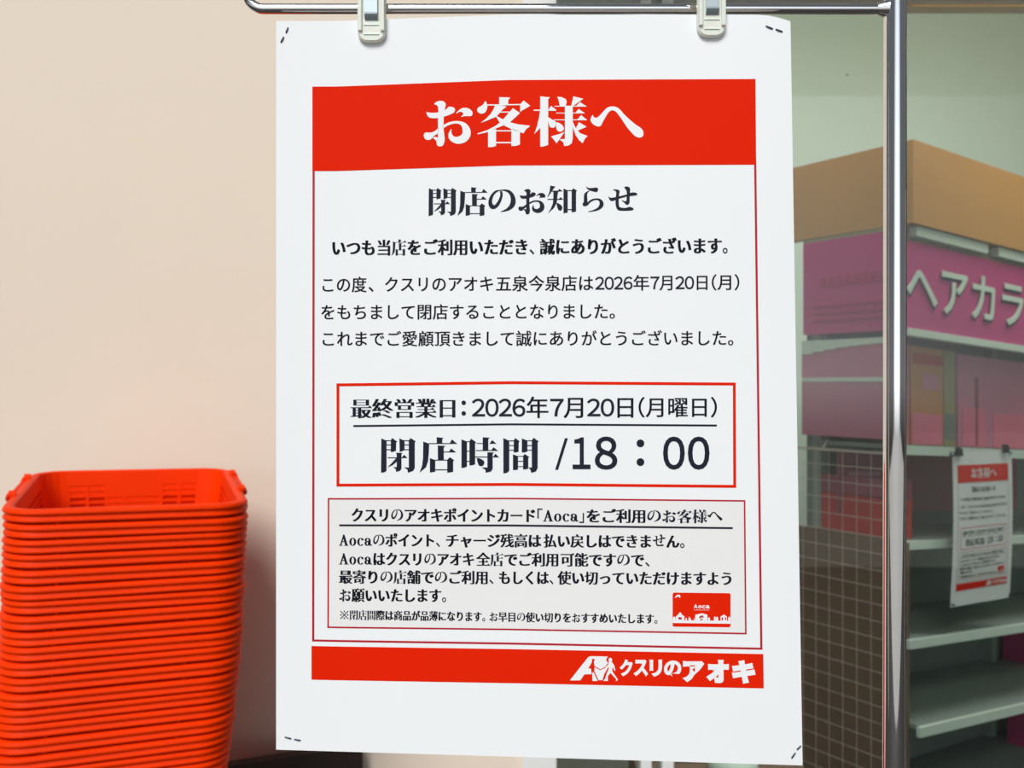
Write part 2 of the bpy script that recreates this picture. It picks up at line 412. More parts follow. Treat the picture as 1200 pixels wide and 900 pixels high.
# brush-like display characters: strokes drawn one by one (x right, y down, in tenths of a cell)
def T(ox, oy, sc, x0, y0, em, polys):
    out = []
    for sm, pts in polys:
        p = [(((x / sc + ox) - x0) / em, 1 - ((y / sc + oy) - y0) / em) for x, y in pts]
        out.append(smooth_poly(p, 4) if sm else p)
    return (x0, y0, em, out)
def R4(x0, y0, x1, y1):
    return (0, [(x0, y0), (x1, y0), (x1, y1), (x0, y1)])
DISPLAY = {
 'お': T(494, 112, 13.636, 494, 111, 64, [
  (1, [(200,135),(240,100),(290,85),(345,90),(385,130),(382,170),(368,235),(355,340),(352,480),(355,560),(366,650),(368,720),(342,795),(290,812),(252,795),(240,745),(258,690),(262,600),(262,350),(268,250),(262,185),(245,155)]),
  (1, [(270,525),(200,575),(130,592),(75,588),(45,605),(35,640),(55,690),(105,710),(150,697),(205,640),(270,595)]),
  (0, [(175,672),(215,660),(262,672),(262,765),(245,755),(225,710)]),
  (1, [(78,255),(95,268),(180,275),(270,268),(370,235),(430,182),(470,180),(520,195),(535,235),(510,275),(440,310),(360,335),(260,358),(180,362),(115,345),(85,300)]),
  (1, [(345,478),(430,430),(510,410),(590,408),(670,425),(735,470),(775,535),(785,610),(762,680),(710,735),(640,765),(560,768),(490,740),(440,690),(428,630),(445,580),(475,535),(478,590),(500,640),(550,660),(610,645),(650,605),(655,550),(640,490),(600,455),(540,448),(470,460),(400,490),(345,522)]),
  (1, [(555,275),(590,240),(640,205),(700,195),(760,210),(805,250),(815,290),(795,325),(740,328),(680,330),(630,340),(660,310),(665,285),(640,262),(600,262),(565,285)])]),
 '客': T(556, 108, 12.857, 558, 110, 64, [
  (0, [(372,75),(532,80),(532,98),(510,110),(508,192),(372,192)]), (0, [(185,185),(700,178),(700,195),(185,203)]),
  (1, [(165,135),(190,185),(190,240),(170,295),(130,322),(85,320),(50,298),(40,265),(60,230),(105,205),(135,180)]),
  (0, [(742,125),(840,205),(685,297),(690,180)]),
  (0, [(310,195),(440,205),(485,222),(430,255),(330,370),(230,410),(160,440),(95,462),(180,395),(250,320),(290,250)]),
  (0, [(380,292),(530,292),(520,308),(370,308)]),
  (0, [(580,240),(685,315),(540,450),(440,500),(300,555),(170,610),(45,635),(45,622),(200,570),(330,500),(420,425),(500,330)]),
  (0, [(315,350),(430,410),(540,455),(660,485),(835,505),(830,520),(780,555),(740,620),(640,590),(555,555),(440,500),(375,450)]),
  (0, [(205,580),(325,555),(325,810),(270,828),(205,828)]), (0, [(555,545),(685,575),(685,790),(620,810),(555,812)]),
  R4(320,574,560,591), R4(320,750,560,770)]),
 '様': T(621, 108, 12.857, 624, 110, 64, [
  (0, [(155,62),(305,78),(275,105),(275,795),(200,820),(155,820)]), (0, [(160,230),(160,535),(65,630),(105,520),(140,370)]),
  R4(55,263,160,281), (0, [(270,262),(285,258),(318,205),(400,270),(395,280),(270,280)]),
  (0, [(410,68),(480,75),(540,105),(555,140),(540,210),(450,210),(440,160),(430,110)]),
  (0, [(652,62),(805,100),(650,208),(620,208),(640,130)]),
  R4(370,206,850,218), (0, [(755,150),(855,216),(690,214)]), R4(395,309,825,320), (0, [(735,252),(828,319),(680,317)]),
  R4(360,411,860,423), (0, [(772,345),(862,420),(710,418)]),
  (0, [(527,205),(645,205),(645,700),(630,770),(580,805),(515,812),(505,760),(445,710),(527,705)]),
  (1, [(272,385),(340,415),(385,440),(388,490),(370,530),(330,535),(295,510)]),
  (1, [(395,460),(450,470),(495,505),(510,550),(490,585),(445,595),(405,565)]),
  (0, [(318,665),(430,635),(520,600),(440,720),(400,770),(370,730)]),
  (0, [(643,440),(690,545),(760,620),(870,660),(830,700),(795,770),(740,725),(690,650),(650,540)]),
  (0, [(738,452),(855,522),(720,580),(690,545),(715,500)])]),
 'へ': T(688, 112, 12.857, 690, 112, 64, [
  (1, [(85,292),(100,322),(135,335),(175,315),(240,245),(300,185),(360,165),(430,170),(490,205),(560,285),(640,360),(730,435),(810,490),(845,540),(845,600),(810,630),(750,625),(690,580),(620,500),(560,415),(500,325),(440,250),(385,222),(330,245),(280,320),(235,400),(205,455),(160,465),(100,440),(60,395),(55,345)])]),
 '閉': T(440, 505, 12, 444.5, 511, 44, [
  (0, [(82,105),(155,135),(155,560),(125,580),(78,588)]), (0, [(215,140),(232,98),(305,148),(290,160),(288,278),(225,298),(215,290)]),
  R4(150,131,228,143), R4(150,189,220,201), R4(150,257,220,270),
  (0, [(335,105),(408,135),(408,270),(340,298)]),
  (0, [(468,140),(490,98),(565,145),(552,160),(552,520),(530,560),(455,588),(450,545),(400,510),(468,515)]),
  R4(400,131,482,143), R4(400,189,472,201), R4(400,257,472,269),
  (0, [(290,305),(382,310),(365,325),(365,530),(345,560),(290,575),(285,540),(250,505),(298,510),(298,340)]),
  R4(170,371,300,383), (0, [(405,335),(450,380),(360,382)]),
  (0, [(300,372),(300,430),(240,480),(165,515),(220,460),(265,410)])]),
 '店': T(440, 505, 12, 492, 511, 44, [
  (0, [(860,88),(960,98),(940,112),(938,178),(862,178)]), R4(750,171,1050,183), (0, [(1075,118),(1150,182),(1040,182)]),
  (0, [(672,148),(755,180),(750,300),(740,420),(710,510),(620,585),(655,490),(668,380)]),
  (0, [(875,205),(985,210),(960,230),(960,412),(878,412)]), R4(950,289,1040,301), (0, [(1065,245),(1135,301),(1025,301)]),
  (0, [(765,380),(840,410),(840,572),(765,585)]), (0, [(1008,410),(1045,368),(1108,412),(1092,425),(1092,575),(1010,588)]),
  R4(835,404,1012,416), R4(835,540,1012,553)]),
 '時': T(538, 505, 12, 541, 511, 44, [
  (0, [(33,118),(110,148),(110,500),(70,518),(33,518)]), (0, [(145,148),(168,108),(240,158),(225,170),(225,468),(190,480),(145,485)]),
  R4(105,145,150,156), R4(105,279,150,290), R4(105,421,150,432),
  (0, [(332,88),(432,96),(410,115),(410,275),(332,275)]), R4(245,170,335,180), (0, [(465,128),(525,180),(425,180)]),
  R4(235,269,480,281), (0, [(485,228),(550,280),(445,280)]), R4(220,360,402,372), (0, [(512,320),(562,371),(470,371)]),
  (0, [(398,300),(492,302),(472,320),(472,530),(450,570),(375,588),(368,545),(315,512),(398,515)]),
  (1, [(252,385),(310,395),(350,425),(352,460),(330,490),(290,492),(268,465)])]),
 '間': T(538, 505, 12, 588.5, 511, 44, [
  (0, [(622,100),(705,138),(705,560),(670,590),(622,595)]), (0, [(768,140),(787,98),(852,145),(838,158),(836,290),(810,300),(768,300)]),
  R4(700,133,778,145), R4(700,199,772,210), R4(700,265,772,276),
  (0, [(882,105),(960,135),(960,285),(930,300),(882,303)]),
  (0, [(1022,138),(1045,95),(1120,145),(1105,160),(1105,520),(1080,570),(1015,590),(1005,550),(975,512),(1022,515)]),
  R4(955,131,1032,143), R4(955,199,1025,211), R4(955,264,1025,275),
  (0, [(757,328),(828,355),(828,540),(790,550),(757,550)]), (0, [(900,358),(922,322),(988,368),(972,380),(972,530),(930,540),(900,540)]),
  R4(822,351,905,361), R4(822,421,905,432), R4(822,495,905,505)]),
 'の': T(495, 212, 9.23, 570.5, 217.5, 35.5, [
  (1, [(850,97),(790,105),(742,150),(716,210),(716,260),(740,297),(780,302),(820,272),(852,215),(868,155),(862,115),(838,112),(842,150),(828,195),(802,240),(778,262),(758,245),(755,205),(772,155),(805,120)]),
  (1, [(820,103),(880,92),(940,100),(985,140),(1008,200),(1000,260),(960,305),(900,328),(845,332),(900,305),(940,265),(955,215),(950,165),(925,125),(880,107)])]),
 '知': T(620, 212, 9.23, 641, 217.5, 35.5, [
  (0, [(230,50),(285,60),(262,85),(240,120),(205,172),(200,170),(220,120)]), R4(235,105,330,115), (0, [(325,85),(364,112),(308,112)]),
  R4(200,194,335,203), (0, [(340,175),(370,202),(315,203)]),
  (0, [(262,110),(315,110),(308,150),(300,230),(270,290),(205,350),(235,300),(258,240),(262,180)]),
  (1, [(298,240),(345,260),(360,290),(345,318),(315,310)]),
  (0, [(372,82),(418,102),(418,340),(372,350)]), (0, [(460,100),(480,80),(518,105),(508,115),(508,330),(460,338)]),
  R4(412,100,468,109), R4(412,305,465,314)]),
 'ら': T(620, 212, 9.23, 677, 217.5, 35.5, [
  (1, [(620,58),(640,75),(690,75),(735,72),(748,95),(730,118),(690,112),(650,98),(625,80)]),
  (1, [(660,102),(625,115),(598,140),(592,190),(590,230),(578,245),(585,268),(610,272),(632,255),(630,190),(628,145),(640,120)]),
  (1, [(622,245),(665,205),(720,188),(770,195),(803,230),(800,275),(760,310),(700,328),(635,333),(700,312),(745,285),(762,250),(755,215),(720,205),(670,225),(630,265)])]),
 'せ': T(620, 212, 9.23, 712.5, 217.5, 35.5, [
  (1, [(862,168),(885,182),(950,172),(1050,148),(1110,125),(1160,130),(1170,150),(1140,158),(1060,168),(960,196),(910,215),(880,212),(862,185)]),
  (1, [(905,95),(945,92),(978,105),(975,140),(970,200),(972,260),(985,285),(1040,292),(1090,280),(1130,300),(1110,318),(1030,322),(970,318),(945,290),(935,240),(938,180),(940,115)]),
  (1, [(1030,68),(1060,60),(1090,75),(1092,110),(1088,180),(1085,240),(1055,258),(1030,235),(1000,208),(1045,220),(1055,190),(1055,110)])]),
}
def fill(poly):
    """triangles of a simple polygon"""
    from mathutils.geometry import tessellate_polygon
    return [tuple(t) for t in tessellate_polygon([[Vector((x, y, 0)) for x, y in poly]])]
def display_glyph(ch):
    k = (ch, 'display')
    if k not in _gc:
        V, Fc = [], []
        for p in DISPLAY[ch][3]:
            o = len(V)
            V += p
            Fc += [tuple(a + o for a in t) for t in fill(p)]
        _gc[k] = (V, Fc)
    return _gc[k]
# roman capitals and minuscules with serifs, em = 1, y up from the foot of the cell (foot line at 0.14)
def roman(ch):
    k = (ch, 'roman')
    if k in _gc:
        return _gc[k]
    polys = []
    def ring(cx, cy, rx, ry, ix, iy, a0=0, a1=360):
        n = 24
        A = [math.radians(a0 + (a1 - a0) * i / n) for i in range(n + 1)]
        for i in range(n):
            polys.append([(cx + rx * math.cos(A[i]), cy + ry * math.sin(A[i])), (cx + rx * math.cos(A[i + 1]), cy + ry * math.sin(A[i + 1])),
                          (cx + ix * math.cos(A[i + 1]), cy + iy * math.sin(A[i + 1])), (cx + ix * math.cos(A[i]), cy + iy * math.sin(A[i]))])
    if ch == 'A':
        polys += [[(0.11, 0.14), (0.18, 0.14), (0.40, 0.78), (0.37, 0.87)], [(0.34, 0.87), (0.42, 0.87), (0.68, 0.14), (0.52, 0.14), (0.33, 0.72)],
                  [(0.20, 0.37), (0.52, 0.37), (0.52, 0.42), (0.20, 0.42)], [(0.03, 0.11), (0.27, 0.11), (0.27, 0.15), (0.03, 0.15)],
                  [(0.43, 0.11), (0.75, 0.11), (0.75, 0.15), (0.43, 0.15)]]
        w = 0.78
    elif ch == 'o':
        ring(0.31, 0.38, 0.25, 0.27, 0.12, 0.235)
        w = 0.62
    elif ch == 'c':
        ring(0.31, 0.38, 0.25, 0.27, 0.125, 0.235, 55, 320)
        polys.append([(0.36, 0.61), (0.42, 0.63), (0.51, 0.58), (0.51, 0.48), (0.40, 0.48)])
        w = 0.58
    else:
        ring(0.24, 0.28, 0.19, 0.165, 0.07, 0.125)
        ring(0.27, 0.46, 0.22, 0.19, 0.10, 0.15, 0, 165)
        polys += [[(0.36, 0.16), (0.49, 0.16), (0.49, 0.48), (0.36, 0.48)], [(0.44, 0.12), (0.58, 0.12), (0.60, 0.17), (0.47, 0.22)],
                  [(0.07, 0.45), (0.17, 0.42), (0.19, 0.54), (0.08, 0.55)]]
        w = 0.62
    V, Fc = [], []
    for p in polys:
        o = len(V)
        V += p
        Fc += [tuple(a + o for a in t) for t in fill(p)]
    _gc[k] = (V, Fc, w)
    return _gc[k]

NARROW = {'、': (0.0, 0.52), '。': (0.0, 0.60), '「': (-0.48, 0.52), '」': (0.0, 0.52), '（': (-0.55, 0.45), '）': (0.0, 0.45), '：': (-0.30, 0.42)}
def layout(s, style):
    """list of (verts, faces, x) and total advance, em = 1"""
    x, out = 0.0, []
    for ch in s:
        if style == 'serif' and ch in 'Aoca':
            V, Fc, w = roman(ch)
            for d in (-0.022, 0.0, 0.022):
                out.append((V, Fc, x + d))
            x += w
            continue
        if '0' <= ch <= '9':
            g = glyph(chr(ord(ch) - 0x30 + 0xff10), 0.014)
            out.append((g[0], g[1], x - 0.22))
            x += 0.57
            continue
        dx, w = NARROW.get(ch, (0.0, 1.0))
        if style == 'serif':
            if ch in DISPLAY:
                g = display_glyph(ch)
            elif ch in '、。：「」':
                g = glyph(ch, 0.012)
            elif ord(ch) >= 0x4e00:
                g = serif_glyph(ch, -0.013, 0.050) if ch in '最終営業日' and len(s) == 5 else serif_glyph(ch)
            else:
                g = serif_glyph(ch, 0.006, 0.046)
        else:
            g = glyph(ch, 0.004)
            for d in (-0.011, 0.011):
                out.append((g[0], g[1], x + dx + d))
        out.append((g[0], g[1], x + dx))
        x += w
    return out, x

# ------------------------------------------------------------------ the closing notice
# the sheet as the photograph shows it; (s, t) run 0..1 across and down the paper
def y_top(s): return 24.5 - 7.5 * min(1, max(0, (s - 0.12) / 0.33)) ** 1.0 * (1 if s < 0.45 else 1) + (0 if s < 0.88 else (s - 0.88) / 0.12 * 9.5 if False else (max(0, s - 0.86) / 0.14) ** 2 * 7.5)
def y_bot(s): return 878.5 + 18.5 * s
XL = 323.6
def x_right(y): return 926.3 + 14.2 * (y - 22) / 872.0
def to_st(x, y):
    s = (x - XL) / (x_right(y) - XL)
    yt, yb = y_print_top(s), y_bot(s)
    return s, (y - yt) / (yb - yt)
def y_print_top(s): return 24.5 - 7.5 * min(1, max(0, (s - 0.12) / 0.33))
def to_px(s, t):
    yt, yb = y_print_top(s), y_bot(s)
    y = yt + t * (yb - yt) + 8.0 * max(0, (s - 0.93) / 0.07) ** 2 * max(0, 1 - t / 0.06)
    return XL + s * (x_right(y) - XL), y
def sheet_depth(s, t):
    return 0.545 * (1 + (0.010 + 0.022 * t) * max(0, 1 - s) ** 1.5 - 0.020 * (t - 0.3)) + 0.0012 * math.sin(5 * s + 2 * t)
def sheet_main(s, t, off=0.0):
    x, y = to_px(s, t)
    return at(x, y, sheet_depth(s, t) - off)

def rect_px(*c):
    """four corners TL TR BR BL in photograph pixels -> (s,t) corners"""
    return [to_st(*p) for p in c]

def build_notice(root, sheet, k_off, paper_thick):
    """root: the thing; sheet(s,t,offset) -> point of the sheet's surface"""
    class P(MB):
        pass
    def quad(mb, c, off, nx=24, ny=4):
        vs, fs = [], []
        for j in range(ny + 1):
            for i in range(nx + 1):
                u, v = i / nx, j / ny
                s = (c[0][0] * (1 - u) + c[1][0] * u) * (1 - v) + (c[3][0] * (1 - u) + c[2][0] * u) * v
                t = (c[0][1] * (1 - u) + c[1][1] * u) * (1 - v) + (c[3][1] * (1 - u) + c[2][1] * u) * v
                vs.append(sheet(s, t, off * k_off))
        for j in range(ny):
            for i in range(nx):
                a = j * (nx + 1) + i
                fs.append((a, a + 1, a + nx + 2, a + nx + 1))
        mb.add(vs, fs)
    def seg(mb, a, b, w, off, vertical=False):
        """a ruled line of width w pixels between two photograph pixels"""
        if vertical:
            c = rect_px((a[0] - w / 2, a[1]), (a[0] + w / 2, a[1]), (b[0] + w / 2, b[1]), (b[0] - w / 2, b[1]))
            quad(mb, c, off, 1, 24)
        else:
            c = rect_px((a[0], a[1] - w / 2), (b[0], b[1] - w / 2), (b[0], b[1] + w / 2), (a[0], a[1] + w / 2))
            quad(mb, c, off, 30, 1)
    def frame(mb, tl, tr, br, bl, w, off):
        h = w / 2
        seg(mb, (tl[0] - h, tl[1]), (tr[0] + h, tr[1]), w, off)
        seg(mb, (bl[0] - h, bl[1]), (br[0] + h, br[1]), w, off)
        seg(mb, tl, bl, w, off, True)
        seg(mb, tr, br, w, off, True)
    def put(mb, V, Fc, fn, off):
        mb.add([sheet(*to_st(*fn(x, y)), off * k_off) for x, y in V], Fc)
    def line(mb, s, x0, x1, yc, em, style, slope=0.0, off=0.00020):
        """characters between pixel x0 and x1, centred on height yc (at x0), rising or falling by slope"""
        gl, adv = layout(s, style)
        k = (x1 - x0) / adv
        for V, Fc, gx in gl:
            put(mb, V, Fc, lambda x, y: (x0 + (gx + x) * k, yc + slope * (gx + x) * k + (0.5 - y) * em), off)
    def fit(mb, ch, bx, off_w, off=0.00026):
        """one heavy character fitted to the pixel box bx"""
        V, Fc = glyph(ch, off_w)
        xa, xb = min(v[0] for v in V), max(v[0] for v in V)
        ya, yb = min(v[1] for v in V), max(v[1] for v in V)
        put(mb, V, Fc, lambda x, y: (bx[0] + (x - xa) / (xb - xa) * (bx[2] - bx[0]), bx[3] + (y - ya) / (yb - ya) * (bx[1] - bx[3])), off)
    def poly(mb, pts, off=0.00026):
        put(mb, pts, fill(pts), lambda x, y: (x, y), off)

    # the sheet itself: a grid with thickness, its top right corner curling away
    nx, ny = 48, 64
    mb = MB()
    vs = []
    for side in (0, 1):
        for j in range(ny + 1):
            for i in range(nx + 1):
                vs.append(sheet(i / nx, j / ny, -paper_thick * side))
    N = (nx + 1) * (ny + 1)
    fs = []
    for j in range(ny):
        for i in range(nx):
            a = j * (nx + 1) + i
            fs.append((a, a + 1, a + nx + 2, a + nx + 1))
            fs.append((N + a, N + a + nx + 1, N + a + nx + 2, N + a + 1))
    def edge(idx):
        o = len(vs)
        vs.extend(vs[i] for i in idx)
        vs.extend(vs[N + i] for i in idx)
        n = len(idx)
        fs.extend((o + k, o + k + 1, o + n + k + 1, o + n + k) for k in range(n - 1))
    edge(list(range(nx + 1)))
    edge([ny * (nx + 1) + i for i in range(nx + 1)])
    edge([j * (nx + 1) for j in range(ny + 1)])
    edge([j * (nx + 1) + nx for j in range(ny + 1)])
    nflat = 2 * nx * ny
    mb.add(vs, fs)
    mb.sm = [i < nflat for i in range(len(fs))]
    mb.build('paper_sheet', 'paper', root)
    # red bands and red frame
    mb = MB(); quad(mb, rect_px((366, 101.5), (885.3, 92.5), (886.2, 193), (366, 200.5)), 0.00012, 40, 8)
    mb.build('header_band', 'red', root)
    mb = MB(); quad(mb, rect_px((365, 757), (894.5, 766.5), (895, 806.7), (365, 796.5)), 0.00012, 40, 4)
    mb.build('footer_band', 'red', root)
    mb = MB()
    seg(mb, (367.5, 198), (367.0, 751.5), 2.6, 0.00010, True)
    seg(mb, (885.0, 190), (892.2, 761), 2.6, 0.00010, True)
    seg(mb, (366, 750.5), (893.5, 760.2), 2.4, 0.00010)
    mb.build('red_frame', 'crimson', root)
    mb = MB(); frame(mb, (396, 451), (860.5, 450), (861, 570), (396, 568.5), 3.4, 0.00012)
    mb.build('date_box', 'red', root)
    mb = MB(); quad(mb, rect_px((385, 584.5), (872.5, 587.0), (874, 742.5), (384.5, 735)), 0.00007, 30, 8)
    mb.build('tinted_panel', 'grey_tint', root)
    mb = MB(); frame(mb, (385, 584.5), (872.5, 587.0), (874, 742.5), (384.5, 735), 1.9, 0.00013)
    mb.build('card_notice_box', 'crimson', root)
    # header
    mb = MB()
    for ch in 'お客様へ':
        x0, y0, em, _ = DISPLAY[ch]
        V, Fc = display_glyph(ch)
        put(mb, V, Fc, lambda x, y: (x0 + x * em, y0 + (1 - y) * em), 0.00026)
    mb.build('header_lettering', 'white_ink', root)
    # title
    mb = MB()
    for ch, x0 in zip('閉店のお知らせ', (500.6, 536.2, 570.5, 606.0, 641, 677, 712.5)):
        V, Fc = display_glyph(ch)
        yo = 217.5 + (0.8 if ch in '閉店' else 0)
        put(mb, V, Fc, lambda x, y: (x0 + x * 35.5, yo + (1 - y) * 35.5), 0.00020)
    mb.build('title_lettering', 'ink', root)
    mb = MB()
    for s, a, b in (('いつも', 388, 440.5), ('当店を', 441, 494.5), ('ご利用', 495, 549), ('いただき、', 549, 629), ('誠にありがとうございます。', 632.5, 857)):
        line(mb, s, a, b, 290.4 - (a - 388) * 0.0055, 20.2, 'serif', -0.0055)
    mb.build('greeting_lettering', 'ink', root)
    mb = MB()
    for s, a, b in (('この度', 375, 430), ('、', 431, 441), ('クスリのアオキ', 449.5, 579.5), ('五泉今泉店は', 580.5, 696), ('2026', 697.5, 741.5),
                    ('年', 741.5, 761.5), ('7', 762, 773), ('月', 772.5, 791), ('20', 791.5, 813.5), ('日', 813.5, 832), ('（月）', 831.5, 869)):
        line(mb, s, a, b, 333.6 - (a - 375) * 0.006, 19.6, 'gothic', -0.006)
    line(mb, 'をもちまして閉店することとなりました。', 375, 725, 365.8, 19.4, 'gothic', -0.003)
    line(mb, 'これまでご愛顧頂きまして誠にありがとうございました。', 375, 864, 397.0, 19.4, 'gothic', -0.002)
    mb.build('body_lettering', 'ink', root)
    # final day and closing time
    mb = MB()
    line(mb, '最終営業日', 410.5, 537, 478.8, 25.0, 'serif', -0.004)
    for cy in (472.0, 484.4):
        poly(mb, [(543.4 + 2.7 * math.cos(a * PI / 6), cy + 2.7 * math.sin(a * PI / 6)) for a in range(12)], 0.0002)
    for s, a, b in (('2026', 553, 616), ('年', 616, 643.5), ('7', 644.5, 661), ('月', 660, 688), ('20', 688, 720), ('日', 719, 746.5), ('（月曜日）', 745, 843.5)):
        line(mb, s, a, b, 477.4 - (a - 553) * 0.001, 27.0 if s[0] != '（' else 25, 'gothic', -0.001)
    seg(mb, (414, 499.2), (840, 498.6), 2.2, 0.00018)
    mb.build('final_day_lettering', 'ink', root)
    mb = MB()
    for ch in '閉店時間':
        x0, y0, em, _ = DISPLAY[ch]
        V, Fc = display_glyph(ch)
        put(mb, V, Fc, lambda x, y: (x0 + x * em, y0 + (1 - y) * em), 0.00020)
    poly(mb, [(650.5, 550.5), (654, 550.5), (665.5, 513.5), (662, 513.5)], 0.0002)
    fit(mb, '１', (671, 512.5, 692, 549.8), 0.018, 0.0002)
    fit(mb, '８', (697, 511.5, 723.5, 550.4), 0.018, 0.0002)
    fit(mb, '０', (777, 511.5, 802.5, 550.4), 0.018, 0.0002)
    fit(mb, '０', (806, 511.5, 831.5, 550.4), 0.018, 0.0002)
    for cy in (519.5, 541.5):
        poly(mb, [(750.5 + 4.6 * math.cos(a * PI / 8), cy + 4.6 * math.sin(a * PI / 8)) for a in range(16)], 0.0002)
    mb.build('closing_time_lettering', 'ink', root)
    # point card paragraph
    mb = MB()
    def sl(s, a, b, y, em):
        sp = 0.0042
        line(mb, s, a, b, y + (a - 398) * sp, em, 'serif', sp)
    for s, a, b in (('クスリのアオキポイントカード', 411, 628.5), ('「', 627, 636), ('Aoca', 636, 678), ('」', 678.5, 687), ('をご利用のお客様へ', 686.5, 846.5)):
        sl(s, a, b, 603.3, 17.6)
    seg(mb, (397.5, 615.6), (858.7, 618.9), 2.3, 0.00018)
    for s, a, b in (('Aoca', 397, 436), ('のポイント、', 436.5, 518), ('チャージ残高は', 522, 634.5), ('払い戻しはできません。', 636.5, 806)):
        sl(s, a, b, 632.8, 17.2)
    for s, a, b in (('Aoca', 397, 436), ('はクスリのアオキ', 436.5, 556.5), ('全店でご利用', 558, 655.5), ('可能ですので、', 656.5, 764)):
        sl(s, a, b, 654.8, 17.2)
    for s, a, b in (('最寄りの店舗でのご利用、', 397, 581), ('もしくは、', 584, 651), ('使い切っていただけますよう', 653.5, 859.5)):
        sl(s, a, b, 676.0, 17.2)
    sl('お願いいたします。', 397, 526.5, 697.4, 17.2)
    for q in (-1, 1):
        poly(mb, [(403.5 - 4.6 - 0.35, 720.6 - 4.6 * q + 0.35 * q), (403.5 - 4.6 + 0.35, 720.6 - 4.6 * q - 0.35 * q), (403.5 + 4.6 + 0.35, 720.6 + 4.6 * q - 0.35 * q), (403.5 + 4.6 - 0.35, 720.6 + 4.6 * q + 0.35 * q)], 0.0002)
        for dx, dy in ((3.9 * q, 0), (0, 3.9 * q)):
            poly(mb, [(403.5 + dx + 0.95 * math.cos(a * PI / 4), 720.6 + dy + 0.95 * math.sin(a * PI / 4)) for a in range(8)], 0.0002)
    for s, a, b in (('閉店間際は商品が品薄になります。', 409.5, 571), ('お早目の使い切りをおすすめいたします。', 573, 773)):
        line(mb, s, a, b, 720.4 + (a - 398) * 0.013, 12.6, 'serif', 0.013)
    mb.build('card_notice_lettering', 'ink', root)
    # little picture of the card
    card = MB()
    cx0, cy0, cx1, cy1, r = 788.2, 694.4, 856.2, 734.4, 2.2
    pts = []
    for qx, qy, a0 in ((cx1 - r, cy0 + r, -90), (cx1 - r, cy1 - r, 0), (cx0 + r, cy1 - r, 90), (cx0 + r, cy0 + r, 180)):
        pts += [(qx + r * math.cos(math.radians(a0 + k * 22.5)), qy + r * math.sin(math.radians(a0 + k * 22.5)) + (qx - cx0) * 0.011) for k in range(5)]
    poly(card, pts, 0.00014)
    card_o = card.build('card_picture', 'red', root)
    mb = MB()
    def tile(pts): poly(mb, [(780 + x / 14.118, 690 + y / 14.118) for x, y in pts], 0.00020)
    tile([(117, 520), (1074, 530), (1074, 578), (117, 565)])
    tile([(170, 525), (170, 455), (240, 415), (310, 455), (310, 525)]); tile([(200, 430), (240, 385), (280, 430)])
    tile([(490, 530), (490, 430), (600, 405), (692, 430), (692, 530)])
    tile([(910, 535), (910, 460), (965, 425), (1015, 460), (1015, 535)])
    for a, b, h in ((120, 165, 480), (330, 350, 495), (380, 400, 480), (400, 420, 500), (470, 485, 500), (700, 735, 490), (800, 830, 475), (835, 870, 480), (1035, 1072, 480)):
        tile([(a, 530), (a, h), ((a + b) / 2, h - 22), (b, h), (b, 530)])
    tile([(150, 145), (190, 100), (235, 100), (248, 145), (225, 145), (215, 125), (190, 130), (178, 145)])
    for ch, a, b in (('A', 465, 530), ('o', 540, 592), ('c', 600, 655), ('a', 665, 730)):
        top = 255 if ch == 'A' else 272
        fit(mb, ch, (780 + a / 14.118, 690 + top / 14.118, 780 + b / 14.118, 690 + 325 / 14.118), 0.03, 0.0002)
    tile([(470, 348), (720, 351), (720, 356), (470, 353)])
    mb.build('card_skyline', 'white_ink', card_o)
    mb = MB()
    tile([(550, 475), (575, 445), (615, 440), (635, 470), (615, 480), (600, 465), (585, 490)])
    tile([(565, 500), (620, 500), (610, 518), (575, 518)]); tile([(205, 470), (270, 470), (262, 510), (215, 505)])
    tile([(925, 475), (950, 470), (950, 520), (925, 520)]); tile([(978, 470), (1000, 470), (1000, 520), (985, 520)])
    for k in range(len(mb.v)):
        pass
    mb.v = [tuple(Vector(v) + (sheet(0.5, 0.5, 0.0003 * k_off) - sheet(0.5, 0.5, 0.00024 * k_off))) for v in mb.v]
    mb.build('card_emblem', 'crimson', card_o)
    # shop mark and shop name on the footer
    mb = MB()
    def tm(pts, off=0.00026): poly(mb, [(660 + x / 15.0, 760 + y / 15.0) for x, y in pts], off)
    tm([(120, 556), (440, 150), (490, 135), (545, 135), (545, 180), (505, 185), (500, 250), (440, 350), (490, 355), (500, 450), (370, 455), (300, 560), (120, 560)])
    tm([(543, 135), (785, 140), (755, 190), (765, 230), (795, 240), (740, 318), (655, 366), (552, 308), (540, 235), (556, 190), (543, 180)])
    tm([(553, 328), (652, 382), (742, 338), (785, 335), (720, 450), (690, 556), (622, 556), (548, 395)])
    tm([(510, 440), (530, 410), (606, 570), (515, 570)])
    tm([(828 + 32 * math.cos(a * PI / 8), 202 + 38 * math.sin(a * PI / 8)) for a in range(16)])
    tm([(800, 238), (858, 238), (900, 300), (917, 390), (905, 395), (868, 320), (862, 400), (962, 545), (955, 558), (920, 577), (935, 545), (832, 430), (786, 480), (785, 570), (703, 570), (738, 530), (760, 450), (792, 380), (802, 325), (748, 345), (738, 332), (790, 285)])
    mb.build('shop_mark', 'white_ink', root)
    mb = MB()
    for ch, bx in (('ク', (726, 772.6, 741.5, 792.5)), ('ス', (742.5, 773, 759.5, 792.7)), ('リ', (761, 773, 776, 793)), ('の', (778, 774, 798.5, 793)),
                   ('ア', (799.8, 774.5, 825.3, 799.5)), ('オ', (827.6, 773.3, 854.2, 800.5)), ('キ', (857.6, 773.6, 885.4, 801.3))):
        fit(mb, ch, bx, 0.05 if ch in 'クスリの' else 0.075)
    mb.build('shop_name_lettering', 'white_ink', root)
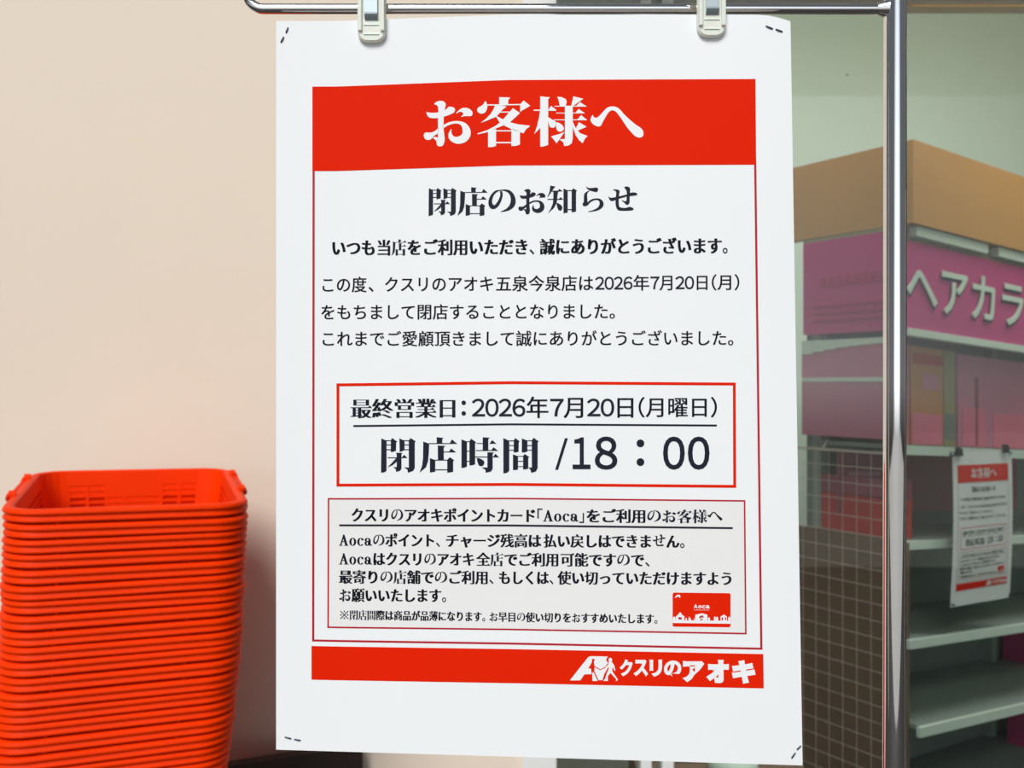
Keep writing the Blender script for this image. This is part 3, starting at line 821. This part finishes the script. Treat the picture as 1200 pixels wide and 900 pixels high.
    # staples through the four corners: two bent legs showing on this side
    sts = [((337.4, 32.6), (335.0, 38.2), (332.4, 43.2), (329.2, 49.4)), ((898, 30.0), (905.5, 32.2), (909, 32.2), (916.5, 33.8)),
           ((334.3, 864), (341, 865.6), (345, 866.5), (351.7, 867.6)), ((938.2, 874.4), (934.2, 878.4), (932.2, 882.2), (928.0, 888.2))]
    for a, b, c, d in sts:
        mb = MB()
        for p, q in ((a, b), (d, c)):
            pts = []
            for k in range(7):
                u = k / 6
                pts.append(sheet(*to_st(p[0] + (q[0] - p[0]) * u, p[1] + (q[1] - p[1]) * u), (0.0003 + 0.0003 * math.sin(PI * u)) * k_off))
            mb.tube(pts, 0.00042 * k_off, 8)
        mb.tube([sheet(*to_st(*a), -0.0014 * k_off), sheet(*to_st(*d), -0.0014 * k_off)], 0.0004 * k_off, 8)
        for p in (a, d):
            mb.tube([sheet(*to_st(*p), -0.0014 * k_off), sheet(*to_st(*p), 0.0004 * k_off)], 0.0004 * k_off, 8)
        mb.build('staple', 'steel', root)

notice = thing('closing_notice', 'large white notice with red header band clipped to the chrome stand', 'notice')
build_notice(notice, sheet_main, 1.0, 0.0006)

# ------------------------------------------------------------------ chrome display stand
stand = thing('display_stand', 'polished chrome display stand whose top bar carries the large notice', 'display stand', (at(1047, 450, 0.56).x, 0.56, 0))
def loc(p, o): return tuple(Vector(p) - Vector(o.location))
BD = 0.560                                     # the stand's plane
PX = at(1047, 450, BD).x
mb = MB(); mb.tube([(PX, BD, 0.03), (PX, BD, 0.9), (PX + 0.0008, BD, 1.3), (PX + 0.0012, BD, 1.8)], 0.0066, 32)
mb.v = [loc(v, stand) for v in mb.v]; mb.build('upright', 'chrome', stand)
bl, br_ = at(289.5, 10.5, BD), at(1047, 10.5, BD)
mb = MB()
R = 0.010
pts = [(bl.x, BD, 1.80), (bl.x, BD, bl.z + R + 0.03)]
pts += [(bl.x + R - R * math.cos(a * PI / 20), BD, bl.z + R - R * math.sin(a * PI / 20)) for a in range(0, 11)]
pts += [(bl.x + 0.1, BD, bl.z), (bl.x + 0.2, BD, bl.z), (br_.x - 0.1, BD, br_.z), (br_.x, BD, br_.z)]
mb.tube(pts, 0.0031, 24)
mb.v = [loc(v, stand) for v in mb.v]; mb.build('notice_bar', 'chrome', stand)
mb = MB(); mb.tube([(bl.x, BD, 1.80), (PX + 0.001, BD, 1.80)], 0.0031, 20)
mb.v = [loc(v, stand) for v in mb.v]; mb.build('top_rail', 'chrome', stand)
mb = MB(); mb.tube([(PX - 0.0098, BD, br_.z), (PX - 0.007, BD, br_.z), (PX - 0.004, BD, br_.z)], 0.004, 20, True, [0.0034, 0.0045, 0.0056])
mb.v = [loc(v, stand) for v in mb.v]; mb.build('weld_joint', 'chrome', stand)
mb = MB(); mb.box((PX - 0.42, BD - 0.02, 0.0), (PX + 0.06, BD + 0.02, 0.03), 0.006); mb.box((PX - 0.02, BD - 0.2, 0.0), (PX + 0.02, BD + 0.2, 0.03), 0.006)
mb.v = [loc(v, stand) for v in mb.v]; mb.build('foot', 'chrome', stand)

# ------------------------------------------------------------------ clips
def make_clip(px, py_bottom, label):
    sd = sheet_depth((px - XL) / 603.0, 0.015)
    d = sd + 0.0010
    b = at(px, py_bottom, d)
    t = thing('plastic_clip', label, 'clip', b, 0, 'clear clips on the chrome bar')
    W, H = 0.0083, 0.052                       # half width, height
    def outline(w, h, r, r2):
        p = []
        for cx, cz, a0, rr in ((w - r, r, -90, r), (w - r2, h - r2, 0, r2), (-w + r2, h - r2, 90, r2), (-w + r, r, 180, r)):
            p += [(cx + rr * math.cos(math.radians(a0 + k * 15)), cz + rr * math.sin(math.radians(a0 + k * 15))) for k in range(7)]
        return p
    def plate(mb, w, h, r, y0, y1, z0=0.0, c=0.0):
        """rounded plate between depth y0 (front) and y1 with a chamfered front edge"""
        o0 = outline(w - 0.0009, h - 0.0018, max(r - 0.0009, 0.001), 0.003)
        o1 = outline(w, h, r, 0.004)
        n = len(o0)
        vs = [(x, y0, z + z0 + 0.0009) for x, z in o0] + [(x, y0 + 0.0009, z + z0) for x, z in o1] + [(x, y1, z + z0) for x, z in o1]
        fs = [tuple(range(n)), tuple(range(3 * n - 1, 2 * n - 1, -1))]
        for k in range(2):
            fs += [(k * n + i, k * n + (i + 1) % n, (k + 1) * n + (i + 1) % n, (k + 1) * n + i) for i in range(n)]
        mb.add(vs, fs)
    # front jaw: a plate with raised side ribs and grip ridges
    mb = MB()
    plate(mb, W, H, 0.0062, -0.0045, -0.0012)
    for s in (-1, 1):
        mb.box((s * 0.0066 - 0.0012, -0.0062, 0.006), (s * 0.0066 + 0.0012, -0.004, H - 0.006), 0.0006)
    for z in (0.0040, 0.0095):
        mb.box((-0.0045, -0.0050, z), (0.0045, -0.0042, z + 0.0007), 0.0002)
    mb.build('front_jaw', 'clip', t)
    mb = MB(); plate(mb, W, 0.0155, 0.0055, 0.0008, 0.0034, 0.0012)
    mb.box((-0.004, 0.0010, 0.012), (0.004, 0.0030, 0.0162), 0.0008)
    mb.build('rear_jaw', 'clip', t)
    mb = MB()                                  # hook that hangs on the bar
    zb = at(px, 10.5, BD).z - b.z
    mb.tube([(0, (BD - d) + 0.0048 * math.cos(a), zb + 0.0048 * math.sin(a)) for a in [math.radians(-20 + 14 * k) for k in range(17)]], 0.0016, 10)
    mb.box((-0.004, -0.002, zb + 0.0045), (0.004, BD - d + 0.001, zb + 0.0075), 0.0006)
    mb.build('hook', 'clip', t)
    # bent sheet-metal spring in the middle of the front jaw
    mb = MB()
    prof = [(-0.0060, H - 0.004), (-0.0064, H - 0.012), (-0.0066, 0.0165), (-0.0074, 0.0152), (-0.0066, 0.0140), (-0.0050, 0.0124)]
    w = 0.0037
    vs = [(x, y, z) for y, z in prof for x in (-w, w)] + [(x, y + 0.0005, z) for y, z in prof for x in (-w, w)]
    n = len(prof)
    fs = []
    for i in range(n - 1):
        a = 2 * i
        fs += [(a, a + 1, a + 3, a + 2), (2 * n + a, 2 * n + a + 2, 2 * n + a + 3, 2 * n + a + 1), (a, a + 2, 2 * n + a + 2, 2 * n + a), (a + 1, 2 * n + a + 1, 2 * n + a + 3, a + 3)]
    mb.add(vs, fs)
    mb.build('spring_plate', 'spring', t)['label'] = 'grey metal spring plate'
    return t
make_clip(436.5, 52, 'milky clear plastic clip above the left half of the large notice')
make_clip(832.5, 46, 'milky clear plastic clip above the right half of the large notice')

# ------------------------------------------------------------------ stack of shopping baskets
BW, BLn, BH = 0.159, 0.203, 0.205              # half width, half length at the top of the wall, height
def ring_pts(hw, hl, r, nside_w, nside_l, nc=5):
    p = []
    for (cx, cy, a0, ax, n) in ((hw - r, hl - r, 0, 'w', nside_w), (-hw + r, hl - r, 90, 'l', nside_l), (-hw + r, -hl + r, 180, 'w', nside_w), (hw - r, -hl + r, 270, 'l', nside_l)):
        for k in range(nc + 1):
            a = math.radians(a0 + 90 * k / nc)
            p.append((cx + r * math.cos(a), cy + r * math.sin(a), False))
        if ax == 'w':
            x0, x1, y = hw - r, -hw + r, (hl if cy > 0 else -hl)
            if cy < 0: x0, x1 = x1, x0
            Lx = abs(x1 - x0)
            q = [((x0 + (x1 - x0) * u), y) for u in n]
        else:
            y0, y1, x = hl - r, -hl + r, (hw if cx > 0 else -hw)
            if cx > 0: y0, y1 = y1, y0
            q = [(x, y0 + (y1 - y0) * u) for u in n]
        p += [(a, b, True) for a, b in q]
    return p
def cells(n, bar):
    """stations of n slots along a side; a slot spans an odd interval"""
    out = []
    for i in range(n):
        out += [(i + bar) / n, (i + 1 - bar) / n]
    return out
def basket_body():
    mb = MB()
    sw, sl = cells(7, 0.07), cells(10, 0.07)
    th = 0.0022
    zs = [0.0, 0.012]
    z = 0.018
    while z < BH - 0.030:
        zs += [z, z + 0.0072]
        z += 0.0111
    zs += [BH - 0.012, BH]
    def lay(zz, inset):
        k = 0.135 * (BH - zz)
        return [(x, y) for x, y, _ in ring_pts(BW - k - inset, BLn - k - inset, max(0.042 - k * 0.4, 0.02), sw, sl)]
    tmpl = ring_pts(BW, BLn, 0.042, sw, sl)
    n = len(tmpl)
    outer = [[(x, y, zz) for x, y in lay(zz, 0)] for zz in zs]
    inner = [[(x, y, zz) for x, y in lay(zz, th)] for zz in zs]
    vs = [v for r in outer for v in r] + [v for r in inner for v in r]
    NO = len(zs) * n
    # which columns are slots: between two straight-side points that bound a slot
    slot = [False] * n
    cnt = 0
    for i in range(n):
        j = (i + 1) % n
        if tmpl[i][2] and tmpl[j][2]:
            run = 0
            q = i
            while tmpl[q - 1][2]:
                q -= 1
                run += 1
            slot[i] = run % 2 == 0
    open_ = set()
    for k in range(len(zs) - 1):
        row = (k >= 2) and (k % 2 == 0) and (k < len(zs) - 3)
        for i in range(n):
            if row and slot[i]:
                mid = ((tmpl[i][0] + tmpl[(i + 1) % n][0]) / 2, (tmpl[i][1] + tmpl[(i + 1) % n][1]) / 2)
                if zs[k] > BH - 0.048 and abs(mid[0]) < 0.055 and abs(mid[1]) > 0.15:
                    continue                    # plain name panel on the short sides
                open_.add((k, i))
    fs = []
    for k in range(len(zs) - 1):
        for i in range(n):
            j = (i + 1) % n
            a, b, c, d = k * n + i, k * n + j, (k + 1) * n + j, (k + 1) * n + i
            if (k, i) in open_:
                fs += [(a, b, NO + b, NO + a), (d, NO + d, NO + c, c), (a, NO + a, NO + d, d), (b, c, NO + c, NO + b)]
            else:
                fs += [(a, b, c, d), (NO + a, NO + d, NO + c, NO + b)]
    mb.add(vs, fs)
    # floor of the basket
    mb.add([(x, y, 0.0) for x, y in lay(0, 0)] + [(x, y, 0.003) for x, y in lay(0.003, 0)], [tuple(range(n))[::-1], tuple(range(n, 2 * n))])
    # rolled rim
    prof = [(-th, BH), (-th + 0.001, BH + 0.002), (0.006, BH + 0.0028), (0.0115, BH + 0.0015), (0.0130, BH - 0.0010), (0.0138, BH - 0.0038), (0.0128, BH - 0.0050), (0.0112, BH - 0.0046),
            (0.0112, BH - 0.003), (0.008, BH - 0.0018), (0.0005, BH - 0.0025)]
    rr = []
    for o_, zz in prof:
        rr.append([(x, y, zz) for x, y, _ in ring_pts(BW + o_, BLn + o_, 0.042 + o_, [0.25, 0.5, 0.75], [0.25, 0.5, 0.75], 8)])
    m = len(rr[0])
    vs = [v for r in rr for v in r]
    fs = []
    for k in range(len(rr) - 1):
        fs += [(k * m + i, k * m + (i + 1) % m, (k + 1) * m + (i + 1) % m, (k + 1) * m + i) for i in range(m)]
    mb.add(vs, fs, True)
    # lower ledge round the wall
    prof = [(0.0060, BH - 0.0022), (0.0098, BH - 0.0044), (0.0102, BH - 0.0100), (0.0124, BH - 0.0116), (0.0132, BH - 0.0138), (0.0126, BH - 0.0156), (0.0105, BH - 0.0162), (-0.0024, BH - 0.0178)]
    rr = [[(x, y, zz) for x, y, _ in ring_pts(BW + o_, BLn + o_, 0.042 + o_, [0.25, 0.5, 0.75], [0.25, 0.5, 0.75], 8)] for o_, zz in prof]
    vs = [v for r in rr for v in r]
    fs = []
    for k in range(len(rr) - 1):
        fs += [(k * m + i, k * m + (i + 1) % m, (k + 1) * m + (i + 1) % m, (k + 1) * m + i) for i in range(m)]
    mb.add(vs, fs, True)
    # small ribs under the rim on the short sides
    for s in (-1, 1):
        for x in (-0.095, 0.085):
            y = s * (BLn + 0.004)
            mb.box((x - 0.0012, y - 0.004, BH - 0.0200), (x + 0.0012, y + 0.0075, BH - 0.014))
    return mb
def basket_handle(side):
    mb = MB()
    x = side * (BW + 0.014)
    for y in (-0.075, 0.115):
        mb.tube([(side * (BW + 0.006), y, BH + 0.0040), (side * (BW + 0.016), y, BH + 0.0040)], 0.0068, 12)
    pts = [(side * (BW + 0.015), -0.075, BH + 0.004), (x + side * 0.003, -0.072, BH - 0.001)]
    pts += [(x + side * 0.004, -0.065 + 0.17 * k / 6, BH - 0.0045) for k in range(7)]
    pts += [(x + side * 0.003, 0.112, BH - 0.001), (side * (BW + 0.015), 0.115, BH + 0.004)]
    mb.tube(pts, 0.0040, 10)
    return mb
ORD = ['topmost', 'second', 'third', 'fourth', 'fifth', 'sixth', 'seventh', 'eighth', 'ninth', 'tenth', 'eleventh', 'twelfth', 'thirteenth', 'fourteenth', 'fifteenth',
       'sixteenth', 'seventeenth', 'eighteenth', 'nineteenth', 'twentieth', 'twenty-first', 'twenty-second', 'twenty-third', 'twenty-fourth', 'twenty-fifth', 'twenty-sixth',
       'twenty-seventh', 'twenty-eighth', 'twenty-ninth', 'thirtieth', 'thirty-first', 'thirty-second', 'thirty-third', 'thirty-fourth', 'thirty-fifth', 'thirty-sixth',
       'thirty-seventh', 'thirty-eighth', 'thirty-ninth', 'fortieth', 'forty-first', 'forty-second', 'forty-third']
YAW = math.radians(21)
PITCH = 0.0222
RIM_Z = 1.127                                  # rim height of the topmost basket at its middle
TOPC = Vector((-0.643, 1.585))                 # middle of the topmost basket
NB = int((RIM_Z - BH) / PITCH) + 1
proto = None
ew = Vector((math.cos(YAW), math.sin(YAW)))
for i in range(NB):
    z = RIM_Z - BH - i * PITCH
    c = TOPC - ew * (0.00008 * min(i, 22) ** 2)
    jx, jy = random.uniform(-0.0012, 0.0012), random.uniform(-0.001, 0.001)
    up = max(0.0, 1 - i / 30)
    lab = 'orange plastic shopping basket, ' + ('topmost of the tall nested stack, its inside showing' if i == 0 else ORD[i] + ' from the top of the nested stack')
    if proto is None:
        r = thing('shopping_basket', lab, 'basket', group='nested orange shopping baskets')
        basket_body().build('body', 'basket', r)
        basket_handle(-1).build('handle', 'basket', r)
        basket_handle(1).build('handle', 'basket', r)
        proto = r
        kids = list(r.children)
    else:
        r = proto.copy()
        COL.objects.link(r)
        r['label'] = lab
        for k in kids:
            q = k.copy()
            COL.objects.link(q)
            q.parent = r
    tilt = math.radians(2.6) * up + math.radians(0.16) * math.sin(i * 1.7) * (i > 0)
    roll = math.radians(0.7) * up + math.radians(0.18) * math.sin(i * 2.3) * (i > 0)
    r.location = (c.x + jx, c.y + jy, max(z, 0.0))
    r.rotation_euler = (tilt, roll, YAW)

# dark board standing between the basket stack and the wall
A0 = Vector((at(425, 0, 1.90).x, 1.90))
dv = Vector((-math.cos(math.radians(23)), -math.sin(math.radians(23))))
nv = Vector((math.sin(math.radians(23)), -math.cos(math.radians(23))))
B0 = A0 + dv * 0.285
bd = thing('dark_board', 'dark brown board standing behind the basket stack, just under the notice', 'board', (A0.x, A0.y, 0))
mb = MB()
h0 = 0.570
oc = [A0, B0, B0 - nv * 0.02, A0 - nv * 0.02]
mb.prism([(0, 0), (1, 0), (2, 0), (3, 0)], lambda x, y: (*(oc[int(x)] - A0), 0.0), lambda x, y: (*(oc[int(x)] - A0), h0 - 0.012))
mb.build('panel', 'dark', bd)
oc2 = [A0 + nv * 0.004, B0 + nv * 0.004, B0 - nv * 0.022, A0 - nv * 0.022]
mb = MB()
mb.prism([(0, 0), (1, 0), (2, 0), (3, 0)], lambda x, y: (*(oc2[int(x)] - A0), h0 - 0.012), lambda x, y: (*(oc2[int(x)] - A0), h0))
mb.build('edge_strip', 'dark', bd)

# ------------------------------------------------------------------ shop shelving behind the glass
GD = 2.5
C0 = Vector((at(1062, 0, GD).x, GD))           # nearest corner of the shelving
er = Vector((0.84, 0.55)).normalized()         # along its front
el = Vector((-0.55, 0.84)).normalized()        # along its left end, away from us
SLOPE = -0.062                                 # the run drops a little towards its far end
def g(u, v, z):
    """u along the front, v back from the front"""
    p = C0 + er * u + el * v
    return (p.x, p.y, max(z + SLOPE * max(u, 0) * min(1, z / 0.25), 0.0) if z > 0 else 0.0)
def zpx(y): return EYE - (y - 450) / F * GD
gon = thing('shelving_unit', 'white shop shelving unit with tan header and pink sign behind the glass', 'shelving', (C0.x, C0.y, 0))
class GB(MB):
    def gbox(s, u0, u1, v0, v1, z0, z1, nu=1):
        for k in range(nu):
            a, b = u0 + (u1 - u0) * k / nu, u0 + (u1 - u0) * (k + 1) / nu
            vs = [g(u, v, z) for z in (z0, z1) for u, v in ((a, v0), (b, v0), (b, v1), (a, v1))]
            s.add(vs, [(0, 3, 2, 1), (4, 5, 6, 7), (0, 1, 5, 4), (1, 2, 6, 5), (2, 3, 7, 6), (3, 0, 4, 7)])
        return s
    def fin(s, name, m, parent=gon):
        o = parent.location if parent else Vector((0, 0, 0))
        s.v = [tuple(Vector(v) - Vector(o)) for v in s.v]
        return s.build(name, m, parent)
GL, GDEP = 1.9, 0.34
gb = GB()
gb.gbox(0, GL, -0.02, 0.02, zpx(262), zpx(165)); gb.gbox(-0.001, 0.02, 0.02, GDEP + 0.16, zpx(262), zpx(165)); gb.gbox(0.02, GL, 0.02, GDEP + 0.16, zpx(168), zpx(165))
gb.fin('header_board', 'tan')
gb = GB()
for a, b in ((0.03, 0.37), (0.425, 0.9), (0.95, 1.5)):
    gb.gbox(a, b, -0.012, 0.02, zpx(275), zpx(263.5))
gb.fin('lamp_cover', 'pale')
gb = GB(); gb.gbox(0.0, GL, 0.012, 0.03, zpx(284), zpx(262)); gb.gbox(0.0, 0.012, 0.0, GDEP, zpx(267), zpx(262)); gb.fin('sign_rail', 'olive')
gb = GB(); gb.gbox(0, GL, 0.0, 0.016, zpx(384), zpx(281)); sign = gb.fin('sign_panel', 'pink')
gb = GB(); gb.gbox(0, GL, -0.006, 0.018, zpx(392.5), zpx(384)); gb.fin('sign_lower_rail', 'pale')
gb = GB(); gb.gbox(0.0, 0.014, 0.017, GDEP, zpx(386), zpx(267)); gb.fin('end_sign_panel', 'pink')
# sign lettering: raised characters over offset grey copies, their shadow put into colour
mb = MB(); mb2 = MB()
u = -0.012
for ch in 'ヘアカラー':   # the hair colour sign
    V, Fc = glyph(ch, 0.012)
    em = 0.149
    zc = (zpx(281) + zpx(384)) / 2 + 0.002
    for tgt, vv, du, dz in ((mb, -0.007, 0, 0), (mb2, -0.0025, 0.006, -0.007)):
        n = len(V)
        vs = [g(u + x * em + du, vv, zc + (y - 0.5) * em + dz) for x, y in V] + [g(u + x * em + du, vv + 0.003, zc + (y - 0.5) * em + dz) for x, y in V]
        cnt = {}
        for f in Fc:
            for a, b in zip(f, f[1:] + f[:1]):
                cnt.setdefault((min(a, b), max(a, b)), []).append((a, b))
        fs = [f for f in Fc] + [tuple(i + n for i in f[::-1]) for f in Fc] + [(l[0][0], l[0][1], l[0][1] + n, l[0][0] + n) for l in cnt.values() if len(l) == 1]
        tgt.add([tuple(Vector(v) - Vector(gon.location)) for v in vs], fs)
    u += 0.149
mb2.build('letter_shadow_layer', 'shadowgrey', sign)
mb.build('sign_lettering', 'pale', sign)
# faint rows of words on the end sign
gb = GB()
for k in range(3):
    gb.gbox(-0.002, 0.0, 0.05, 0.30, zpx(352 + 9 * k), zpx(349 + 9 * k))
for k in range(8):
    gb.gbox(-0.002, 0.0, 0.06 + 0.028 * k, 0.08 + 0.028 * k, zpx(325), zpx(314))
gb.fin('end_sign_print', 'magenta')
# back, uprights, shelves
gb = GB(); gb.gbox(0.016, GL, GDEP - 0.02, GDEP, 0.06, zpx(284)); gb.fin('back_panel', 'backboard')
for uu in (0.016, 0.92, GL - 0.03):
    gb = GB(); gb.gbox(uu, uu + 0.03, GDEP - 0.05, GDEP - 0.02, 0.0, zpx(284)); gb.fin('upright', 'shelf')
SH = [(522, 533, 0.02), (636, 645.5, 0.02), (750, 760, 0.0), (848, 859, -0.03)]
for ya, yb, v0 in SH:
    gb = GB(); gb.gbox(0.016, GL, v0, GDEP - 0.03, zpx(ya) - 0.012, zpx(ya)); sh = gb.fin('shelf', 'shelf')
    gb = GB(); gb.gbox(0.0, GL, v0 - 0.012, v0, zpx(yb), zpx(ya) + 0.001); gb.fin('price_rail', 'pale', gon)
gb = GB(); gb.gbox(0.0, GL, -0.03, GDEP, 0.0, 0.10); gb.fin('plinth', 'backboard')
gb = GB(); gb.gbox(0.0, 0.014, 0.0, GDEP + 0.12, zpx(900) - 0.3, zpx(636)); gb.fin('end_panel', 'brown')
# display boards on the upper level
def board(name, label, m, u0, u1, ya, yb, v0, extra=None):
    o = thing(name, label, 'display board', g(u0, v0, zpx(yb)))
    gb = GB(); gb.gbox(u0, u1, v0, v0 + 0.008, zpx(yb), zpx(ya)); gb.fin('board', m, o)
    for nm, mm, a, b, y0, y1 in extra or []:
        gb = GB(); gb.gbox(a, b, v0 - 0.0015, v0 + 0.002, zpx(y1), zpx(y0)); gb.fin(nm, mm, o)
    return o
board('colour_chart_board', 'mauve colour chart board nearest the chrome post, under the pink sign', 'mauve', 0.0, 0.100, 398, 521, 0.06,
      [('printed_strip', 'rose', 0.004, 0.096, 470, 482), ('printed_strip', 'olive', 0.004, 0.096, 440, 446), ('printed_strip', 'rose', 0.004, 0.096, 495, 520)])
board('colour_chart_board', 'orange colour chart board under the pink sign', 'orange', 0.110, 0.262, 400, 521, 0.06,
      [('printed_strip', 'redcard', 0.120, 0.258, 408, 421), ('printed_strip', 'mauve', 0.165, 0.24, 432, 452), ('printed_strip', 'rose', 0.115, 0.26, 482, 520)])
board('colour_chart_board', 'narrow olive board beside the orange colour chart board', 'olive', 0.268, 0.325, 400, 521, 0.06,
      [('printed_strip', 'backboard', 0.275, 0.318, 480, 512)])
board('colour_chart_board', 'wide mauve colour chart board at the right edge, above the small notice', 'mauve', 0.335, 0.95, 402, 521, 0.06,
      [('printed_strip', 'rose', 0.36, 0.48, 470, 520), ('printed_strip', 'rose', 0.52, 0.93, 475, 520), ('printed_strip', 'maroon', 0.425, 0.44, 430, 518)])
board('backing_board', 'dark maroon board standing on the second shelf behind the small notice', 'maroon', 0.01, 0.95, 536, 612, 0.22, [('printed_strip', 'mauve', 0.05, 0.2, 560, 566)])
# end display: mauve board with pale rules, seen left of the post
o = thing('end_display_board', 'mauve display board with a pale stripe, left of the chrome post under the end sign', 'display board', g(-0.006, 0.03, zpx(516)))
gb = GB(); gb.gbox(-0.006, 0.0, 0.02, GDEP, zpx(516), zpx(394)); gb.fin('board', 'mauve', o)
gb = GB(); gb.gbox(-0.0075, -0.006, 0.02, GDEP, zpx(447), zpx(442)); gb.fin('pale_stripe', 'pale', o)
gb = GB()
for k in range(8):
    v0, v1 = 0.02 + 0.04 * k, 0.06 + 0.04 * k
    d = 14 * (k / 8) ** 2
    gb.gbox(-0.0075, -0.006, v0, v1, zpx(401 + d), zpx(394))
gb.fin('pale_swoosh', 'pale', o)
def ray_u(px, v=0.0):
    k = (px - 600) / F
    c = C0 + el * v
    return (k * c.y - c.x) / (er.x - k * er.y)
# cartons
def carton(name, label, m, u0, u1, v0, v1, y_bottom, h, band=None):
    zb = zpx(y_bottom) + 0.0015
    o = thing(name, label, 'carton', g((u0 + u1) / 2, (v0 + v1) / 2, zb))
    gb = GB(); gb.gbox(u0, u1, v0, v1, zb, zb + h); gb.fin('body', m, o)
    gb = GB(); gb.gbox(u0 - 0.001, u1 + 0.001, v0 - 0.001, v1 + 0.001, zb + h - 0.012, zb + h + 0.001); gb.fin('lid', m, o)
    if band:
        gb = GB(); gb.gbox(u0 + 0.01, u1 - 0.01, v0 - 0.0015, v0 + 0.001, zb + h * 0.35, zb + h * 0.6); gb.fin('printed_band', band, o)
    return o
ua = ray_u(1175, 0.30)
carton('product_carton', 'magenta carton on the lowest shelf at the right edge of the photo', 'magenta', ua, ua + 0.2, 0.19, 0.30, 848, 0.115, 'rose')
ua = ray_u(1180, 0.24)
carton('product_carton', 'dark magenta carton on the plinth under the lowest shelf at the right edge', 'magenta', ua, ua + 0.2, 0.10, 0.24, 980, 0.20, 'maroon')
carton('product_carton', 'red carton standing in for the baskets reflected in the glass, behind the wire net', 'redcard', 0.02, 0.10, 0.05, 0.30, 636, 0.105)  # red box added in place of the basket stack's reflection in the pane
carton('product_carton', 'grey-mauve carton lying on top of the red carton behind the net', 'maroon', 0.02, 0.10, 0.05, 0.30, 588, 0.05)
# wire net added on the unit end, standing in for a reflection
net = thing('reflection_net_panel', 'white wire net panel standing in for a reflection, on the left end of the shelving', 'wire net', g(-0.03, 0.0, zpx(530)))
mb = MB()
un = -0.022
zt, zb_ = zpx(533), 0.15
k = 0.0
while k < GDEP + 0.12:
    mb.tube([g(un, k, zb_), g(un, k, zt)], 0.0009, 6)
    k += 0.046
z = zb_
while z <= zt + 0.01:
    mb.tube([g(un - 0.002, -0.005, z), g(un - 0.002, GDEP + 0.12, z)], 0.0009, 6)
    z += 0.046
mb.v = [tuple(Vector(v) - Vector(net.location)) for v in mb.v]
mb.build('wire_grid', 'wire', net)
mb = MB()
fr = [g(un - 0.001, -0.008, zb_), g(un - 0.001, -0.008, zt), g(un - 0.001, GDEP + 0.125, zt), g(un - 0.001, GDEP + 0.125, zb_), g(un - 0.001, -0.008, zb_)]
for a, b in zip(fr, fr[1:]):
    mb.tube([a, b], 0.0022, 8)
mb.v = [tuple(Vector(v) - Vector(net.location)) for v in mb.v]
mb.build('net_frame', 'wire', net)
mb = MB()
for v in (0.04, 0.26):
    mb.tube([g(un, v, zt), g(-0.008, v, zt + 0.006), g(0.01, v, zpx(522) + 0.004), g(0.02, v, zpx(522) - 0.004)], 0.0018, 8)
mb.v = [tuple(Vector(v) - Vector(net.location)) for v in mb.v]
mb.build('hook', 'wire', net)
# the second notice, hung from the shelf edge
u0, u1 = ray_u(1117.0, -0.02), ray_u(1186, -0.02)
yd = (C0 + er * (u0 + u1) / 2).y
hgt = (703 - 527) / F * yd
ztop = EYE - (526 - 450) / F * yd
def sheet_small(s, t, off=0.0):
    uu = u0 + (u1 - u0) * s - 0.010 * t
    p = C0 + er * uu + el * (-0.018 - off - 0.006 * math.sin(PI * t) )
    return Vector((p.x, p.y, ztop - hgt * t + 0.5 * SLOPE * (uu - u0)))
n2 = thing('closing_notice', 'small white notice with red header hung from a shelf edge behind the glass', 'notice')
build_notice(n2, sheet_small, 6.0, 0.001)
for uu, lab in ((u0 + 0.022, 'black clip on the left top corner of the small notice'), (u1 - 0.04, 'black clip on the right top corner of the small notice')):
    p = C0 + er * uu + el * (-0.020)
    o = thing('black_clip', lab, 'clip', (p.x, p.y, ztop), math.atan2(er.y, er.x), 'black clips holding the small notice')
    mb = MB(); mb.prism([(-0.010, -0.014), (0.018, -0.014), (0.013, 0.007), (-0.016, 0.007)], lambda x, y: (x, -0.006, y), lambda x, y: (x, -0.001, y)); mb.build('jaw', 'black', o)
    mb = MB(); mb.tube([(-0.012, 0.0, 0.008), (0.012, 0.0, 0.008)], 0.002, 10); mb.build('spine', 'black', o)
# low items by the window
o = thing('brown_carton', 'brown carton just inside the window under the notice, only its top showing', 'carton', (at(815, 0, 2.25).x, 2.28, 0))
mb = MB(); mb.box((-0.14, -0.12, 0), (0.26, 0.14, 0.375), 0.004); mb.build('body', 'brown', o)
mb = MB(); mb.box((-0.142, -0.122, 0.375), (0.262, 0.0, 0.379), 0.001); mb.box((-0.142, 0.004, 0.375), (0.262, 0.142, 0.379), 0.001); mb.build('flap', 'brown', o)
mb = MB(); mb.tube([(0, 0, 0), (0, 0, 0.012), (0, 0, 0.024), (0, 0, 0.032), (0, 0, 0.036)], 0.05, 24, True, [0.058, 0.060, 0.054, 0.035, 0.010])
tub = mb.build('pale_lid', 'pale'); tub.location = (at(858, 0, 2.25).x, 2.24, 0.379); tag(tub, 'pale domed lid lying on the brown carton inside the window', 'lid')
bpy.data.objects.remove(_txo)
